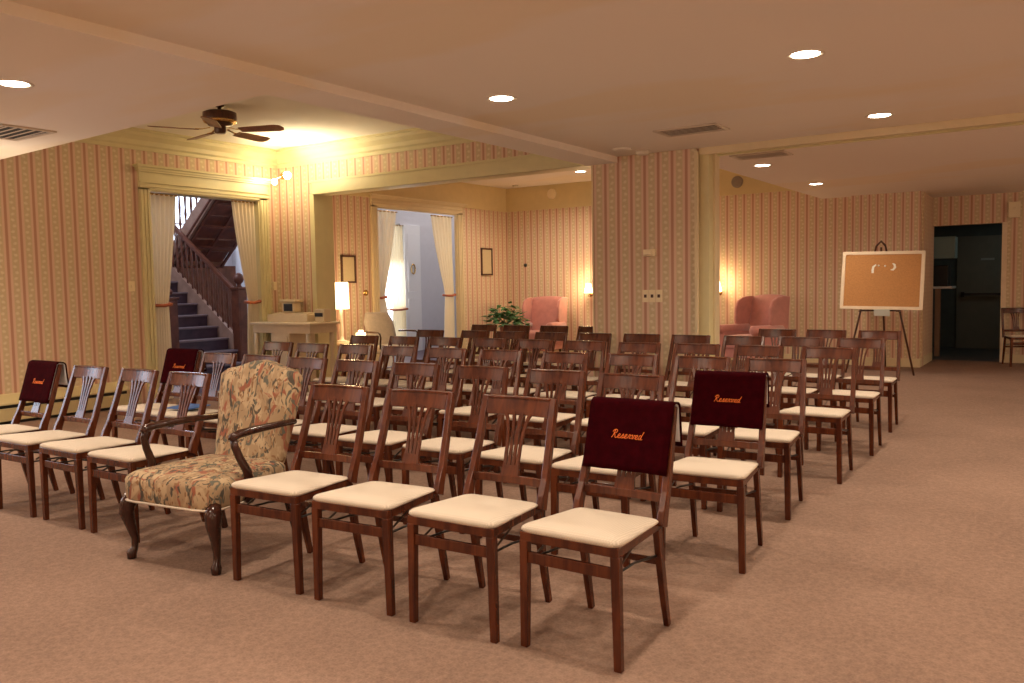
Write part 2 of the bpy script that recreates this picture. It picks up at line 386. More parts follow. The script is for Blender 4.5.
# ---- stair hall beyond the left wall
HX=-15.0
hw=MB().box(HX-.15,HX,3.5,9.3,-.1,5.2).box(HX-.15,HX,11.15,12.0,-.1,5.2).box(HX-.15,HX,9.3,11.15,-.1,2.15).box(HX-.15,HX,9.3,11.15,3.9,5.2)
hw.box(HX,XL-.2,3.4,3.5,-.1,5.2).box(HX,-11.6,11.6,11.75,-.1,5.2).box(XL-.22,XL-.2,3.4,LO[0],0,5.2).box(XL-.23,XL-.2,LO[0]-.05,15.6,2.9,5.2)
hw.box(XP-.05,XP-.02,LO[1]+.02,PO[0]-.01,0,2.9).box(XP-.05,XP-.02,PO[1]+.01,15.5,0,2.9)
struct('wall_hall',hw,M['hallwall'])
struct('floor',MB().box(HX,XL-.2,3.4,15.6,-.1,-.002),M['stepwood'])
struct('ceiling',MB().box(HX,XL-.2,3.4,15.6,5.0,5.2),M['hallwhite'])
w2=MB(); VX=-11.6
w2.box(VX-.12,VX,11.6,12.1,-.1,5.2).box(VX-.12,VX,13.15,15.6,-.1,5.2).box(VX-.12,VX,12.1,13.15,2.65,5.2).box(VX,XL-.2,15.5,15.6,-.1,5.2)
struct('wall_vestibule',w2,M['hallwall'])
# stair window
wf=MB()
for y in (9.3,9.3+1.85/4,9.3+1.85/2,9.3+1.85*.75,11.15): wf.box(HX-.08,HX-.03,y-.018,y+.018,2.15,3.9)
for z in (2.15,2.7,3.3,3.9): wf.box(HX-.08,HX-.03,9.3,11.15,z-.018,z+.018)
struct('window_2',wf,M['hallwhite'])
struct('window_2',MB().box(HX-.12,HX-.11,9.3,11.15,2.15,3.9),M['sky'])
# tall vestibule window
wf=MB()
for y in (12.12,12.6,13.13): wf.box(VX-.08,VX-.04,y-.02,y+.02,0,2.65)
for z in (.05,.9,1.8,2.63): wf.box(VX-.08,VX-.04,12.1,13.15,z-.02,z+.02)
struct('window_3',wf,M['hallwhite'])
struct('window_3',MB().box(VX-.12,VX-.11,12.1,13.15,0,2.65),M['sky'])
# white door with frame in the vestibule
struct('door_2',MB().box(VX,VX+.05,13.22,13.72,0,2.63).box(VX+.05,VX+.06,13.30,13.64,.2,1.1).box(VX+.05,VX+.06,13.30,13.64,1.25,2.45),M['hallwhite'],bevel=.006)

# ---- dark utility room beyond the far doorway
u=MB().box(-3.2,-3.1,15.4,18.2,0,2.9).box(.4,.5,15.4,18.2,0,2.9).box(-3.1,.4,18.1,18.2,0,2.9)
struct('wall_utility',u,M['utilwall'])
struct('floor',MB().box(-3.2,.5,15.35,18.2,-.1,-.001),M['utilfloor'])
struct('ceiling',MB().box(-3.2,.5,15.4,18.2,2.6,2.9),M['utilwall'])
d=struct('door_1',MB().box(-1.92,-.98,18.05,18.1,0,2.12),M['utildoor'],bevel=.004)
p=MB().box(-1.82,-1.08,17.97,18.0,1.0,1.05).box(-1.84,-1.78,17.97,18.05,.98,1.07).box(-1.12,-1.06,17.97,18.05,.98,1.07).build('push_bar',M['black'],d)
p=MB().box(-1.52,-1.30,18.035,18.05,1.66,1.70).build('sign_plate',M['plate'],d)
t=thing('counter_unit','dark counter with white worktop and brown post inside the dark doorway','counter',(-2.15,16.3,0))
MB().box(-.45,.38,-.3,.3,1.16,1.20).build('worktop',M['counter'],t,bevel=.006)
MB().box(.12,.20,-.27,-.19,0,1.16).build('post',M['brownpost'],t)
MB().box(-.45,.0,-.22,.28,0.0,1.16).build('cabinet',M['utilwall'],t)
MB().box(-.42,.30,-.15,.25,1.2,1.56).build('appliance',M['black'],t,bevel=.01)
tag(MB().box(-2.6,-1.75,16.15,16.5,1.68,2.0).box(-2.6,-1.75,16.14,16.5,2.0,2.05).build('wall_cabinet',M['teal'],None,bevel=.006),'pale teal wall cabinet seen through the dark doorway','cabinet')

# ------------------------------------------------------------------ heater
h=thing('baseboard_heater','long pale green metal baseboard heater along the left striped wall','heater',(XL,-1.0,0))
MB().prism([(0,.10),(0,.30),(.06,.295),(.19,.215),(.19,.20),(.03,.20),(.03,.10)],'y',0,6.6).build('top_cover',M['heater'],h)
MB().box(.17,.20,0,6.6,.035,.165).build('front_panel',M['heater'],h)
MB().box(0.0,.16,0.01,6.59,.0,.20).build('fin_housing',M['ventdark'],h)

# ------------------------------------------------------------------ banquet chairs
WD=M['wood']
def make_chair(name,label,group):
    t=thing(name,label,'chair',group=group)
    # cushion
    def top(u,v,z,inset=0):
        pass
    b=MB()
    prof=[(1.0,.442),(1.03,.450),(1.02,.459),(.975,.466),(.85,.473),(.5,.478),(0.02,.479)]
    N=28; rings=[]
    def outline(a,s):
        # superellipse trapezoid
        c,sn=math.cos(a),math.sin(a); e=.17
        x=math.copysign(abs(c)**e,c); y=math.copysign(abs(sn)**e,sn)
        half=.208-.028*(y+1)/2
        return x*half*s, .187+y*.200*s
    for s,z in prof:
        pts=[outline(2*PI*k/N+.001,s) for k in range(N)]
        rings.append([b.bm.verts.new((p[0],p[1],z-max(0,z-.442)*.5*p[1]/.4-(.006*p[1]/.4 if z>.445 else 0))) for p in pts])
    for r1,r2 in zip(rings,rings[1:]):
        for k in range(N):
            f=b.bm.faces.new((r1[k],r1[(k+1)%N],r2[(k+1)%N],r2[k])); f.smooth=True
    b.bm.faces.new(rings[0][::-1]); b.bm.faces.new(rings[-1])
    b.build('seat',M['seat'],t)
    fr=MB()
    fr.prism([(-.205,-.012),(.205,-.012),(.178,.40),(-.178,.40)],'z',.408,.443)
    fr.build('seat_frame',WD,t,bevel=.003)
    for s in (-1,1):
        MB().sweep([(s*.197,.004,0),(s*.190,.004,.41)],[.030,.034],[.026,.034]).build('leg',WD,t,bevel=.003)
        MB().sweep([(s*.172,.465,0),(s*.171,.437,.12),(s*.170,.405,.28),(s*.168,.385,.41)],[.022,.024,.026,.026],[.026,.032,.036,.036]).build('leg',WD,t,bevel=.003)
        MB().sweep([(s*.187,.385,.42),(s*.187,.400,.47),(s*.185,.430,.54),(s*.180,.472,.66),(s*.174,.510,.78),(s*.172,.538,.866)],[.029]*4+[.028,.026],[.052,.046,.036,.032,.030,.026]).build('back_post',WD,t,bevel=.004)
        MB().tube([(s*.175,.02,.335),(s*.166,.19,.33),(s*.163,.39,.30)],.005,6).build('side_stretcher',M['black'],t)
        MB().sweep([(s*.172,.05,.345),(s*.168,.20,.405)],.003,.009).build('brace',M['brace'],t)
    MB().box(-.182,.182,-.004,.012,.325,.368).build('stretcher',WD,t,bevel=.003)
    MB().box(-.165,.165,.395,.408,.262,.288).build('stretcher',WD,t,bevel=.003)
    cr=MB(); n=10; pts=[]
    for k in range(n+1):
        x=-.160+.32*k/n; pts.append((x,.524+.018*(1-(x/.16)**2)-.004,.823))
    cr.sweep(pts,.078,.020,side=(0,.28,.96))
    cr.sweep([(p[0],p[1]+.010,.861) for p in pts],.012,.030,side=(0,0,1))
    cr.build('crest_rail',WD,t,bevel=.004)
    lr=MB(); pts=[(x,.440+.010*(1-(x/.17)**2)-.012,.520) for x in [-.175+.35*k/6 for k in range(7)]]
    lr.sweep(pts,.034,.018,side=(0,0,1)); lr.build('lower_rail',WD,t,bevel=.003)
    sp=MB()
    sp.sweep([(0,.436,.530),(0,.452,.578)],[.092,.080],.012)
    for k in range(4):
        a=(k-1.5)
        sp.sweep([(a*.0205,.451,.570),(a*.0225,.478,.66),(a*.0265,.497,.72),(a*.034,.513,.77),(a*.043,.522,.80)],[.0165,.0135,.0125,.0135,.017],.010)
    sp.build('splat',WD,t)
    return t
GRP='wooden fan-back chairs set out in rows'
def ordn(n): return ['first','second','third','fourth','fifth','sixth','seventh','eighth','ninth','tenth'][n-1]
R=math.radians
chairs=[]
# (x, y of the front feet, turn in degrees, label)
base='mahogany fan-back chair with cream seat'
row1=[(-1.500,2.565,-.8,'nearest mahogany chair, right end of the front row, draped with velvet cover'),
(-2.01,2.526,1.9,base+', second from the right end of the front row'),
(-2.529,2.505,5.1,base+', third from the right end of the front row'),
(-3.045,2.476,4.3,base+', just right of the floral armchair, front row'),
(-4.393,2.541,1.8,base+', just left of the floral armchair, front row'),
(-4.915,2.536,.4,base+', second chair left of the floral armchair'),
(-5.435,2.518,1.8,base+', third chair left of the floral armchair'),
(-5.976,2.497,.5,'mahogany chair at the far left of the front row, draped with velvet cover')]
chairs+=row1
rowY={2:3.56,3:4.70,4:5.77,5:6.80,6:7.95}
rowX={2:[-1.96,-2.45,-2.97,-3.49,-4.02,-4.52,-5.03,-5.53,-6.01],
3:[-1.53,-2.02,-2.52,-3.04,-3.6,-4.12,-4.64,-5.14,-5.65,-6.13],
4:[-1.48,-2.0,-2.49,-2.98,-3.48,-4.01,-4.52,-5.02,-5.53,-6.06],
5:[-1.48,-1.97,-2.46,-2.96,-3.45,-3.96,-4.45,-4.95,-5.44,-6.05],
6:[-1.54,-2.03,-2.49,-4.60,-5.11,-5.64,-6.13]}
rname={2:'second',3:'third',4:'fourth',5:'fifth',6:'rearmost'}
chairs.append((-1.461,3.742,4.2,'mahogany chair at the right end of the second row, draped with velvet cover'))
for r in range(2,7):
    for k,x in enumerate(rowX[r]):
        n=k+2 if r==2 else k+1
        lb='%s, %s from the right in the %s row'%(base,ordn(n),rname[r])
        if r==2 and k==8: lb='mahogany chair at the left end of the second row, draped with velvet cover'
        if r==6:
            lb=('%s, %s from the right, rearmost row near the easel'%(base,ordn(k+1))) if k<3 else ('%s, rearmost row left of column, %s from column'%(base,ordn(k-2)))
        y=rowY[r]+random.uniform(-.02,.02); yaw={2:3,3:2.4,4:-.3,5:-.5,6:-.3}[r]+random.uniform(-1.0,1.0)
        if r==2: y+= .01*k
        if r==3 and k==0: y+=.03; yaw=3.2
        chairs.append((x,y,yaw,lb))
proto=make_chair('fan_back_chair',chairs[0][3],GRP)
for i,(x,y,a,lb) in enumerate(chairs):
    if i==0: proto.location=(x,y,0); proto.rotation_euler=(0,0,R(a))
    else: dup(proto,(x,y,0),R(a),lb)
# single chair against the far wall
t=dup(proto,(-.62,14.6,0),R(20),'lone mahogany chair with cream seat against the far wall beside the dark doorway'); del t['group']

# ------------------------------------------------------------------ reserved covers
LET={ # strokes in units of x-height, baseline 0
'R':([[(.15,1.7),(.35,1.9),(.55,1.95),(.45,1.2),(.30,.45),(.12,-.05)],[(.0,1.35),(.15,1.75),(.55,1.98),(1.0,1.85),(1.1,1.5),(.9,1.15),(.45,1.0),(.75,.7),(.95,.2),(1.2,-.02),(1.5,.15)]],1.5),
'e':([[(0,.15),(.35,.40),(.62,.70),(.50,1.0),(.25,.85),(.15,.4),(.35,.0),(.65,.02),(.95,.25)]],.95),
's':([[(0,.1),(.3,.6),(.5,1.05),(.55,.7),(.62,.35),(.45,0),(.15,.05)],[(.45,0),(.9,.2)]],.9),
'r':([[(0,.1),(.2,.6),(.3,1.0),(.5,.9),(.62,.85),(.5,.4),(.58,.05),(.9,.2)]],.9),
'v':([[(0,.7),(.15,1.0),(.28,.8),(.3,.3),(.4,0),(.65,.35),(.75,.95),(1.0,.75)]],1.0),
'd':([[(.6,.85),(.3,1.0),(.08,.6),(.12,.1),(.35,0),(.6,.4),(.85,1.3),(1.0,1.9)],[(1.0,1.9),(.75,.9),(.68,.2),(.85,0),(1.1,.15)]],1.1)}
def catmull(p,n=5):
    p=[Vector((a,b,0)) for a,b in p]; q=[p[0]]+p+[p[-1]]; out=[]
    for i in range(1,len(q)-2):
        for k in range(n):
            t=k/n; a,b,c,d=q[i-1],q[i],q[i+1],q[i+2]
            out.append(.5*((2*b)+(c-a)*t+(2*a-5*b+4*c-d)*t*t+(3*b-3*c+d-a)*t**3))
    out.append(p[-1]); return out
def make_cover(label,w=.372,front=.262,back=.16):
    t=thing('reserved_cover',label,'chair cover',group='velvet Reserved covers on chairs')
    # profile over the crest rail in the y-z plane (local origin: top middle of the crest rail)
    def prof(s):  # s in 0..1 along from front hem to back hem
        L=front+.035+back; d=s*L
        if d<front: f=(front-d); return (-.026-.008-.03*f/ front*1.5*-1*-1*.0 - .028*0 - f*.22*-1*-1*0 , -f)
        return None
    pts=[]
    n=10
    sl=.30
    for k in range(n+1):
        f=front*(1-k/n); pts.append((-.030-f*sl,-f*math.cos(.29)))
    for k in range(1,6):
        a=PI-k*PI/6; pts.append((.0+math.cos(a)*.030*1.0,math.sin(a)*.020))
    for k in range(9):
        f=back*k/8; pts.append((.030+f*.10,-f))
    def shell(mb,off,hw,trim=0):
        P=pts[trim:len(pts)-trim] if trim else pts
        nx=12; G=[]
        for i,(y,z) in enumerate(P):
            yp=P[min(i+1,len(P)-1)]; ym=P[max(i-1,0)]; ty,tz=yp[0]-ym[0],yp[1]-ym[1]; l=math.hypot(ty,tz) or 1
            ny,nz=-tz/l,ty/l
            row=[]
            for j in range(nx+1):
                x=-hw+2*hw*j/nx
                low=max(0,-z)/.3
                wave=.004*math.sin(j*1.7+i*.2)*low
                arc=.010*(1-(x/.2)**2)
                row.append(mb.bm.verts.new((x,y+ny*off+wave+arc,z+nz*off)))
            G.append(row)
        for i in range(len(G)-1):
            for j in range(nx):
                f=mb.bm.faces.new((G[i][j],G[i+1][j],G[i+1][j+1],G[i][j+1])); f.smooth=True
    o=MB(); shell(o,0.004,w/2)
    v=o.build('velvet_cloth',M['velvet'],t,solid=.006)
    o=MB(); shell(o,-.0035,w/2-.006,1)
    v=o.build('satin_lining',M['lining'],t,solid=.002)
    # embroidered word on the front
    lt=MB(); sc_=.0170; x=0; strokes=[]
    for ch in 'Reserved':
        st,adv=LET[ch]
        for s in st: strokes.append([(x+px+.25*py,py) for px,py in s])
        x+=adv
    W=x
    for s in strokes:
        c=catmull(s)
        P=[]
        for q in c:
            X=(q.x-W/2-.2)*sc_*.98; f=front*.50-q.y*sc_
            xa=X; arc=.010*(1-(xa/.2)**2)
            P.append(Vector((X,-.030-f*sl-.0095+arc,-f*math.cos(.29))))
        lt.tube(P,.0012,5)
    lt.build('embroidered_lettering',M['orange'],t)
    return t
cov=make_cover('dark red velvet Reserved cover on the nearest chair, right end of front row')
def put(o,i):
    x,y,a,_=chairs[i]; a=R(a); dy=.536
    o.location=(x-math.sin(a)*dy,y+math.cos(a)*dy,.858); o.rotation_euler=(0,0,a)
put(cov,0)
for i,lb in ((8,'dark red velvet Reserved cover on the right end chair of the second row'),
             (7,'dark red velvet Reserved cover on the far left chair of the front row'),
             (17,'dark red velvet Reserved cover on the left end chair of the second row')):
    put(dup(cov,label=lb),i)

# ------------------------------------------------------------------ floral armchair
FL=floral(); M['floral']=FL; DW=M['dkwood']
t=thing('floral_armchair','tan floral upholstered armchair with dark carved arms in the front row','armchair',(-3.690,2.470,0),R(7.0))
def pillow(mb,x0,x1,y0,y1,z0,z1,crown=.03,nx=12,ny=12,taper=0):
    N=32; prof=[(.985,0),(1.0,.15),(1.0,.8),(.975,.93),(.9,1.0),(.6,1.0),(.3,1.0),(.02,1.0)]
    cx,cy=(x0+x1)/2,(y0+y1)/2; rings=[]
    for i,(s,h) in enumerate(prof):
        ring=[]
        for k in range(N):
            a=2*PI*k/N+.01; c,sn=math.cos(a),math.sin(a); e=.30
            x=math.copysign(abs(c)**e,c)*s; y=math.copysign(abs(sn)**e,sn)*s
            hw=(x1-x0)/2*(1-taper*(y+1)/2)
            z=z0+(z1-z0)*h+(crown*(1-s*s) if i>3 else 0)
            ring.append(mb.bm.verts.new((cx+x*hw,cy+y*(y1-y0)/2,z)))
        rings.append(ring)
    for r1,r2 in zip(rings,rings[1:]):
        for k in range(N):
            f=mb.bm.faces.new((r1[k],r1[(k+1)%N],r2[(k+1)%N],r2[k])); f.smooth=True
    mb.bm.faces.new(rings[0][::-1]); mb.bm.faces.new(rings[-1])
m=MB(); pillow(m,-.335,.335,-.09,.52,.31,.44,.035,taper=.14); m.build('seat',FL,t)
# piping under the seat
pp=[]
for k in range(33):
    a=2*PI*k/32+.01; c,sn=math.cos(a),math.sin(a); x=math.copysign(abs(c)**.3,c); y=math.copysign(abs(sn)**.3,sn)
    pp.append((x*.335*(1-.14*(y+1)/2),.215+y*.305,.313))
MB().tube(pp,.006,6).build('piping',M['seat'],t)
# back: camel-topped panel leaning back
b=MB(); nu,nv=18,16
def camel(u): # u -1..1 -> top height
    return .915+.050*math.exp(-(u/.45)**2)-.035*max(0,abs(u)-.75)/.25*1.0
def bk(u,v,side):
    x=(u*2-1); wdt=.250+.045*min(1,v*1.4)-.02*max(0,v-.9)*10*0
    z0=.43; z=z0+(camel(x)-z0)*v
    th=.055*(1-abs(x)**6)*(1-max(0,v-.85)/.15*.55)
    y=.49+(z-.43)*.26
    return (x*wdt, y+side*(th+.008)+(.012*math.sin(v*3) if side<0 else 0), z)
G={}
for sd in (-1,1):
    G[sd]=[[b.bm.verts.new(bk(i/nu,j/nv,sd)) for j in range(nv+1)] for i in range(nu+1)]
    for i in range(nu):
        for j in range(nv):
            f=b.bm.faces.new((G[sd][i][j],G[sd][i+1][j],G[sd][i+1][j+1],G[sd][i][j+1])); f.smooth=True
per=[(i,0) for i in range(nu)]+[(nu,j) for j in range(nv)]+[(i,nv) for i in range(nu,0,-1)]+[(0,j) for j in range(nv,0,-1)]
for k in range(len(per)):
    a,c=per[k],per[(k+1)%len(per)]
    f=b.bm.faces.new((G[-1][a[0]][a[1]],G[-1][c[0]][c[1]],G[1][c[0]][c[1]],G[1][a[0]][a[1]])); f.smooth=True
b.build('backrest',FL,t)
for s in (-1,1):
    # arm: horizontal rail curving down into the supporting post
    MB().tube([(s*.270,.565,.645),(s*.290,.42,.652),(s*.305,.24,.655),(s*.310,.12,.652),(s*.310,.075,.643),(s*.308,.070,.628)],[.016,.018,.020,.022,.022,.018],8).build('arm_rail',DW,t)
    MB().tube([(s*.308,.085,.643),(s*.318,.080,.60),(s*.328,.10,.54),(s*.338,.135,.47),(s*.340,.15,.40),(s*.33,.15,.31)],[.017,.019,.020,.022,.025,.022],8).build('arm_post',DW,t)
    # cabriole front leg
    MB().tube([(s*.280,-.030,.33),(s*.295,-.05,.29),(s*.302,-.058,.24),(s*.295,-.042,.17),(s*.285,-.028,.10),(s*.287,-.032,.05),(s*.295,-.045,.03),(s*.295,-.045,0)],[.040,.042,.036,.026,.018,.017,.026,.022],10).build('leg',DW,t)
    MB().sweep([(s*.26,.48,.36),(s*.262,.50,.22),(s*.27,.56,.0)],[.034,.030,.026],[.036,.032,.028]).build('leg',DW,t,bevel=.004)
# thin flat blue item resting on a second-row seat
x,y,a,_=chairs[16]
o=MB().box(-.10,.12,-.11,.11,0,.008).build('blue_item',M['blue']); o.location=(x+.01,y+.2,.4875); o.rotation_euler=(0,0,.2)
tag(o,'blue item lying on a second-row seat just left of the floral armchair back','booklet')

# ------------------------------------------------------------------ ceiling fixtures
def downlight(x,y,z,label,energy=38,lamp=True):
    t=thing('recessed_light',label,'ceiling light',(x,y,z),0,'recessed ceiling lights')
    MB().lathe([(.082,0.004),(.082,0.0),(.095,-.004),(.108,-.003),(.110,.0),(.110,.004)],seg=28).build('trim_ring',M['white'],t)
    MB().lathe([(.001,-.001),(.080,-.001),(.080,.004)],seg=28).build('glowing_lens',M['lens'],t)
    if lamp: light('SPOT',(x,y,z-.03),energy*.80,WARM,.07,spot=R(160),blend=.9)
DL=[(-3.35,4.89,'recessed ceiling light nearest the dropped beam, above the left end of centre rows'),
 (-1.33,5.04,'large recessed ceiling light at upper right, nearest the viewer'),
 (-1.34,7.27,'recessed ceiling light just before the track of the wide right opening'),
 (-2.98,9.53,'recessed ceiling light beside the far vent, beyond the right opening'),
 (-2.98,11.86,'small recessed ceiling light above the wing chair, beyond the right opening')]
for x,y,lb in DL: downlight(x,y,ZC,lb,100)
downlight(-5.27,2.57,ZS+.012,'recessed ceiling light in the low soffit at the far left',80)
downlight(-8.30,12.42,ZR,'small recessed ceiling light near the back corner of the parlour',110)
downlight(-7.15,12.80,ZR,'recessed ceiling light in the parlour beside the column',110)
# unseen lamps of the same kind, added to light the room and left wall
for x,y,e in ((-1.31,2.7,100),(-3.29,2.2,90),(-1.31,.4,100),(-3.2,.3,80),(.8,4.9,90),(.8,7.1,90),(.9,2.6,90),(1.0,9.4,110),(.9,12.2,40),(-6.5,1.0,70),(1.2,-1.2,70),(-1.3,-1.6,70),(-7.6,2.5,120),(-8.7,1.6,110),(-8.0,.6,70)):
    z=ZC if x>-3.95 else ZS+.012
    downlight(x,y,z,'unseen recessed ceiling light added to brighten the room',e)
def vent(x,y,z,label,w=.56,h=.34,rz=0,group='ceiling air vents'):
    t=thing('ceiling_vent',label,'vent',(x,y,z),rz,group)
    f=MB()
    f.prism([(-w/2,0),(w/2,0),(w/2-.03,-.012),(-w/2+.03,-.012)],'y',-h/2,-h/2+.03).prism([(-w/2,0),(w/2,0),(w/2-.03,-.012),(-w/2+.03,-.012)],'y',h/2-.03,h/2)
    f.box(-w/2,-w/2+.03,-h/2,h/2,-.012,0).box(w/2-.03,w/2,-h/2,h/2,-.012,0)
    f.build('frame',M['vent'],t)
    MB().box(-w/2+.03,w/2-.03,-h/2+.03,h/2-.03,-.002,-.0005).build('backing',M['ventdark'],t)
    s=MB()
    for k in range(5):
        y0=-h/2+.065+k*(h-.13)/4; s.sweep([(-w/2+.03,y0,-.012),(w/2-.03,y0,-.005)],.015,.002,side=(0,1,-.06))
    s.build('louvre',M['vent'],t)
vent(-2.76,6.88,ZC,'wide louvred ceiling vent just before the column opening')
vent(-2.74,8.72,ZC,'louvred ceiling vent just beyond the right opening track')
vent(-6.86,3.30,ZS+.012,'louvred ceiling vent at the left edge, in the low soffit',.6,.40)
tag(MB().lathe([(.001,-.018),(.07,-.018),(.09,-.010),(.095,0)],seg=28).build('round_ceiling_disc',M['ceil'],loc=(-3.68,7.42,ZC)),'flat peach disc on ceiling just before the striped column','ceiling disc')
tag(MB().lathe([(.001,-.04),(.055,-.04),(.065,-.02),(.068,0)],seg=24).build('smoke_detector',M['white'],loc=(-3.58,7.66,ZC)),'round white smoke detector where ceiling meets the striped column','smoke detector')
tag(MB().lathe([(.001,-.04),(.05,-.035),(.06,0)],seg=20).build('smoke_detector',M['white'],loc=(-9.1,13.7,ZR)),'small smoke detector in the back corner of the parlour ceiling','smoke detector')
tag(MB().lathe([(.10,0),(.10,-.02),(.085,-.03),(.05,-.02),(.03,-.03),(.001,-.03)],(0,0,0),24,'y').build('round_wall_speaker',M['ivory'],loc=(-8.50,14.08,3.10)),'round vent disc on the yellow frieze left of the column','wall disc')
tag(MB().lathe([(.10,0),(.10,-.02),(.085,-.03),(.05,-.02),(.03,-.03),(.001,-.03)],(0,0,0),24,'y').build('round_wall_speaker',M['grey'],loc=(-4.83,14.08,3.03)),'round dark disc on the yellow frieze right of the column','wall disc')

# ceiling fan
t=thing('ceiling_fan','five-blade brown ceiling fan with brass trim in the raised ceiling','ceiling fan',(-7.45,5.68,ZR))
MB().lathe([(.001,0),(.05,0),(.05,-.02),(.02,-.03),(.02,-.07),(.001,-.07)],seg=20).build('mount',M['frame'],t)
MB().lathe([(.001,-.07),(.13,-.07),(.168,-.085),(.172,-.14),(.172,-.165)],seg=32).build('motor_housing',M['frame'],t)
MB().lathe([(.172,-.165),(.160,-.185),(.15,-.19),(.001,-.19)],seg=32).build('brass_band',M['brass'],t)
MB().lathe([(.13,-.19),(.12,-.215),(.06,-.22),(.06,-.28),(.05,-.295),(.001,-.295)],seg=24).build('lower_housing',M['frame'],t)
for k in range(5):
    a=R(25+72*k); ca,sa=math.cos(a),math.sin(a)
    def T(r,s,z): return (ca*r-sa*s, sa*r+ca*s, z)
    br=MB(); br.sweep([T(.10,0,-.24),T(.18,0,-.26),T(.25,0,-.265)],[.03,.025,.06],.006,side=(-sa,ca,0)); br.build('blade_bracket',M['brass'],t)
    bl=MB(); P=[(.22,-.05),(.30,-.06),(.62,-.075),(.68,-.055),(.70,0),(.68,.055),(.62,.075),(.30,.06),(.22,.05)]
    A=[bl.bm.verts.new(T(r,s,-.263-s*.22)) for r,s in P]; B=[bl.bm.verts.new(T(r,s,-.270-s*.22)) for r,s in P]
    n=len(P)
    bl.bm.faces.new(A); bl.bm.faces.new(B[::-1])
    for q in range(n): bl.bm.faces.new((A[q],B[q],B[(q+1)%n],A[(q+1)%n]))
    bl.build('blade',M['bladew'],t)

# unseen uplighter, added to brighten the raised ceiling and left wall
t=thing('added_uplighter','tall unseen uplighter added to brighten the raised ceiling','floor lamp',(-8.0,3.3,0))
MB().lathe([(.001,0),(.14,0),(.14,.02),(.02,.04),(.015,1.7),(.03,1.72)],seg=20).build('pole',M['brass'],t)
MB().lathe([(.03,1.72),(.15,1.84),(.155,1.84),(.05,1.72)],seg=24).build('lamp_shade',M['white'],t)
MB().lathe([(.03,1.76),(.03,1.80),(.001,1.80)],seg=12).build('bulb',M['sconce'],t)
light('SPOT',(-8.0,3.3,1.88),24,(1,.80,.56),.10,rot=(R(172),0,0),spot=R(165),blend=.8)
light('POINT',(-8.0,3.3,1.6),12,(1,.80,.56),.12)

# two-headed spot lamp in the corner
t=thing('corner_spotlight','glowing two-headed wall spotlight in the corner above the desk','spotlight',(XL+.12,8.02,2.93))
MB().lathe([(.001,.08),(.04,.08),(.045,.065),(.045,.05)],axis='y',seg=16).build('wall_plate',M['brass'],t)
MB().tube([(0,.06,0),(.05,-.05,-.03),(.16,-.22,-.085)],.008,8).tube([(.16,-.22,-.08),(.40,-.31,-.075),(.60,-.39,-.08)],.008,8).build('bracket',M['brass'],t)
for (p,r) in (((.62,-.40,-.085),.050),((.16,-.22,-.115),.040)):
    g=MB(); g.lathe([(.001,-r),(r*.5,-r*.87),(r*.87,-r*.5),(r,0),(r*.87,r*.5),(r*.5,r*.87),(.001,r)],p,18); g.build('bulb',M['bulb'],t)
light('SPOT',(-8.42,7.42,2.66),68,(1,.82,.54),.05,rot=(R(160),0,R(-45)),spot=R(150),blend=.9)
light('POINT',(-8.62,7.62,2.90),9,(1,.78,.45),.05)
light('POINT',(-9.15,7.72,2.84),5,(1,.78,.45),.05)

# ------------------------------------------------------------------ wall fittings
def onwall(name,label,cat,mb,mat,**k): return tag(mb.build(name,mat,**k),label,cat)
onwall('light_switch','small light switch plate on the left striped wall beside the stair doorway','light switch',MB().box(XL,XL+.008,5.77,5.85,1.36,1.48).box(XL+.008,XL+.02,5.80,5.82,1.40,1.44),M['ivory'],bevel=.002)
onwall('thermostat','small cream thermostat above the desk beside the stair doorway','thermostat',MB().box(XL,XL+.03,7.93,7.99,1.34,1.46),M['ivory'],bevel=.006)
onwall('thermostat','pale thermostat on the striped column above the switches','thermostat',MB().box(-3.655,-3.525,7.81,7.85,1.62,1.69).box(-3.63,-3.55,7.79,7.81,1.635,1.675),M['ivory'],bevel=.008)
t=thing('switch_plate','triple cream switch plate on the striped column','light switch',(-3.57,7.85,1.22))
for k in (-1,0,1):
    p=MB().box(k*.074-.034,k*.074+.034,-.008,0,-.062,.062).build('plate',M['ivory'],t,bevel=.002)
    MB().box(k*.074-.014,k*.074+.014,-.014,-.008,-.016,.016).build('toggle',M['frame'],t,bevel=.002)
onwall('alarm_box','square pale alarm box high on the far wall right of the dark doorway','alarm box',MB().box(-.92,-.76,15.17,15.25,2.26,2.50).lathe([(.001,-.085),(.02,-.085),(.02,-.07)],(-.84,15.25,2.40),12,'y'),M['ivory'],bevel=.006)
onwall('brass_rosette','round brass rosette on the wall between the lamp and the curtain','wall fitting',MB().lathe([(.05,0),(.05,.012),(.02,.02),(.03,.04),(.001,.05)],(XP,10.0,1.27),16,'x'),M['brass'])
onwall('door_stop','tiny dark fitting on the back wall above the plant','wall fitting',MB().lathe([(.035,0),(.035,-.02),(.001,-.03)],(-9.15,14.1,1.74),12,'y'),M['black'])
def picture(y0,y1,z0,z1,label):
    t=thing('framed_picture',label,'picture',(XP,(y0+y1)/2,(z0+z1)/2)); w=(y1-y0)/2; h=(z1-z0)/2; b=.03
    MB().box(0,.025,-w,w,h-b,h).box(0,.025,-w,w,-h,-h+b).box(0,.025,-w,-w+b,-h,h).box(0,.025,w-b,w,-h,h).build('frame',M['frame'],t)
    MB().box(0,.012,-w+b,w-b,-h+b,h-b).build('print',M['pap2'],t)
picture(9.46,9.78,1.43,1.87,'framed parchment picture above the glowing lamp')
picture(13.20,13.57,1.55,2.08,'dark framed parchment picture between the sheer curtain and the back corner')

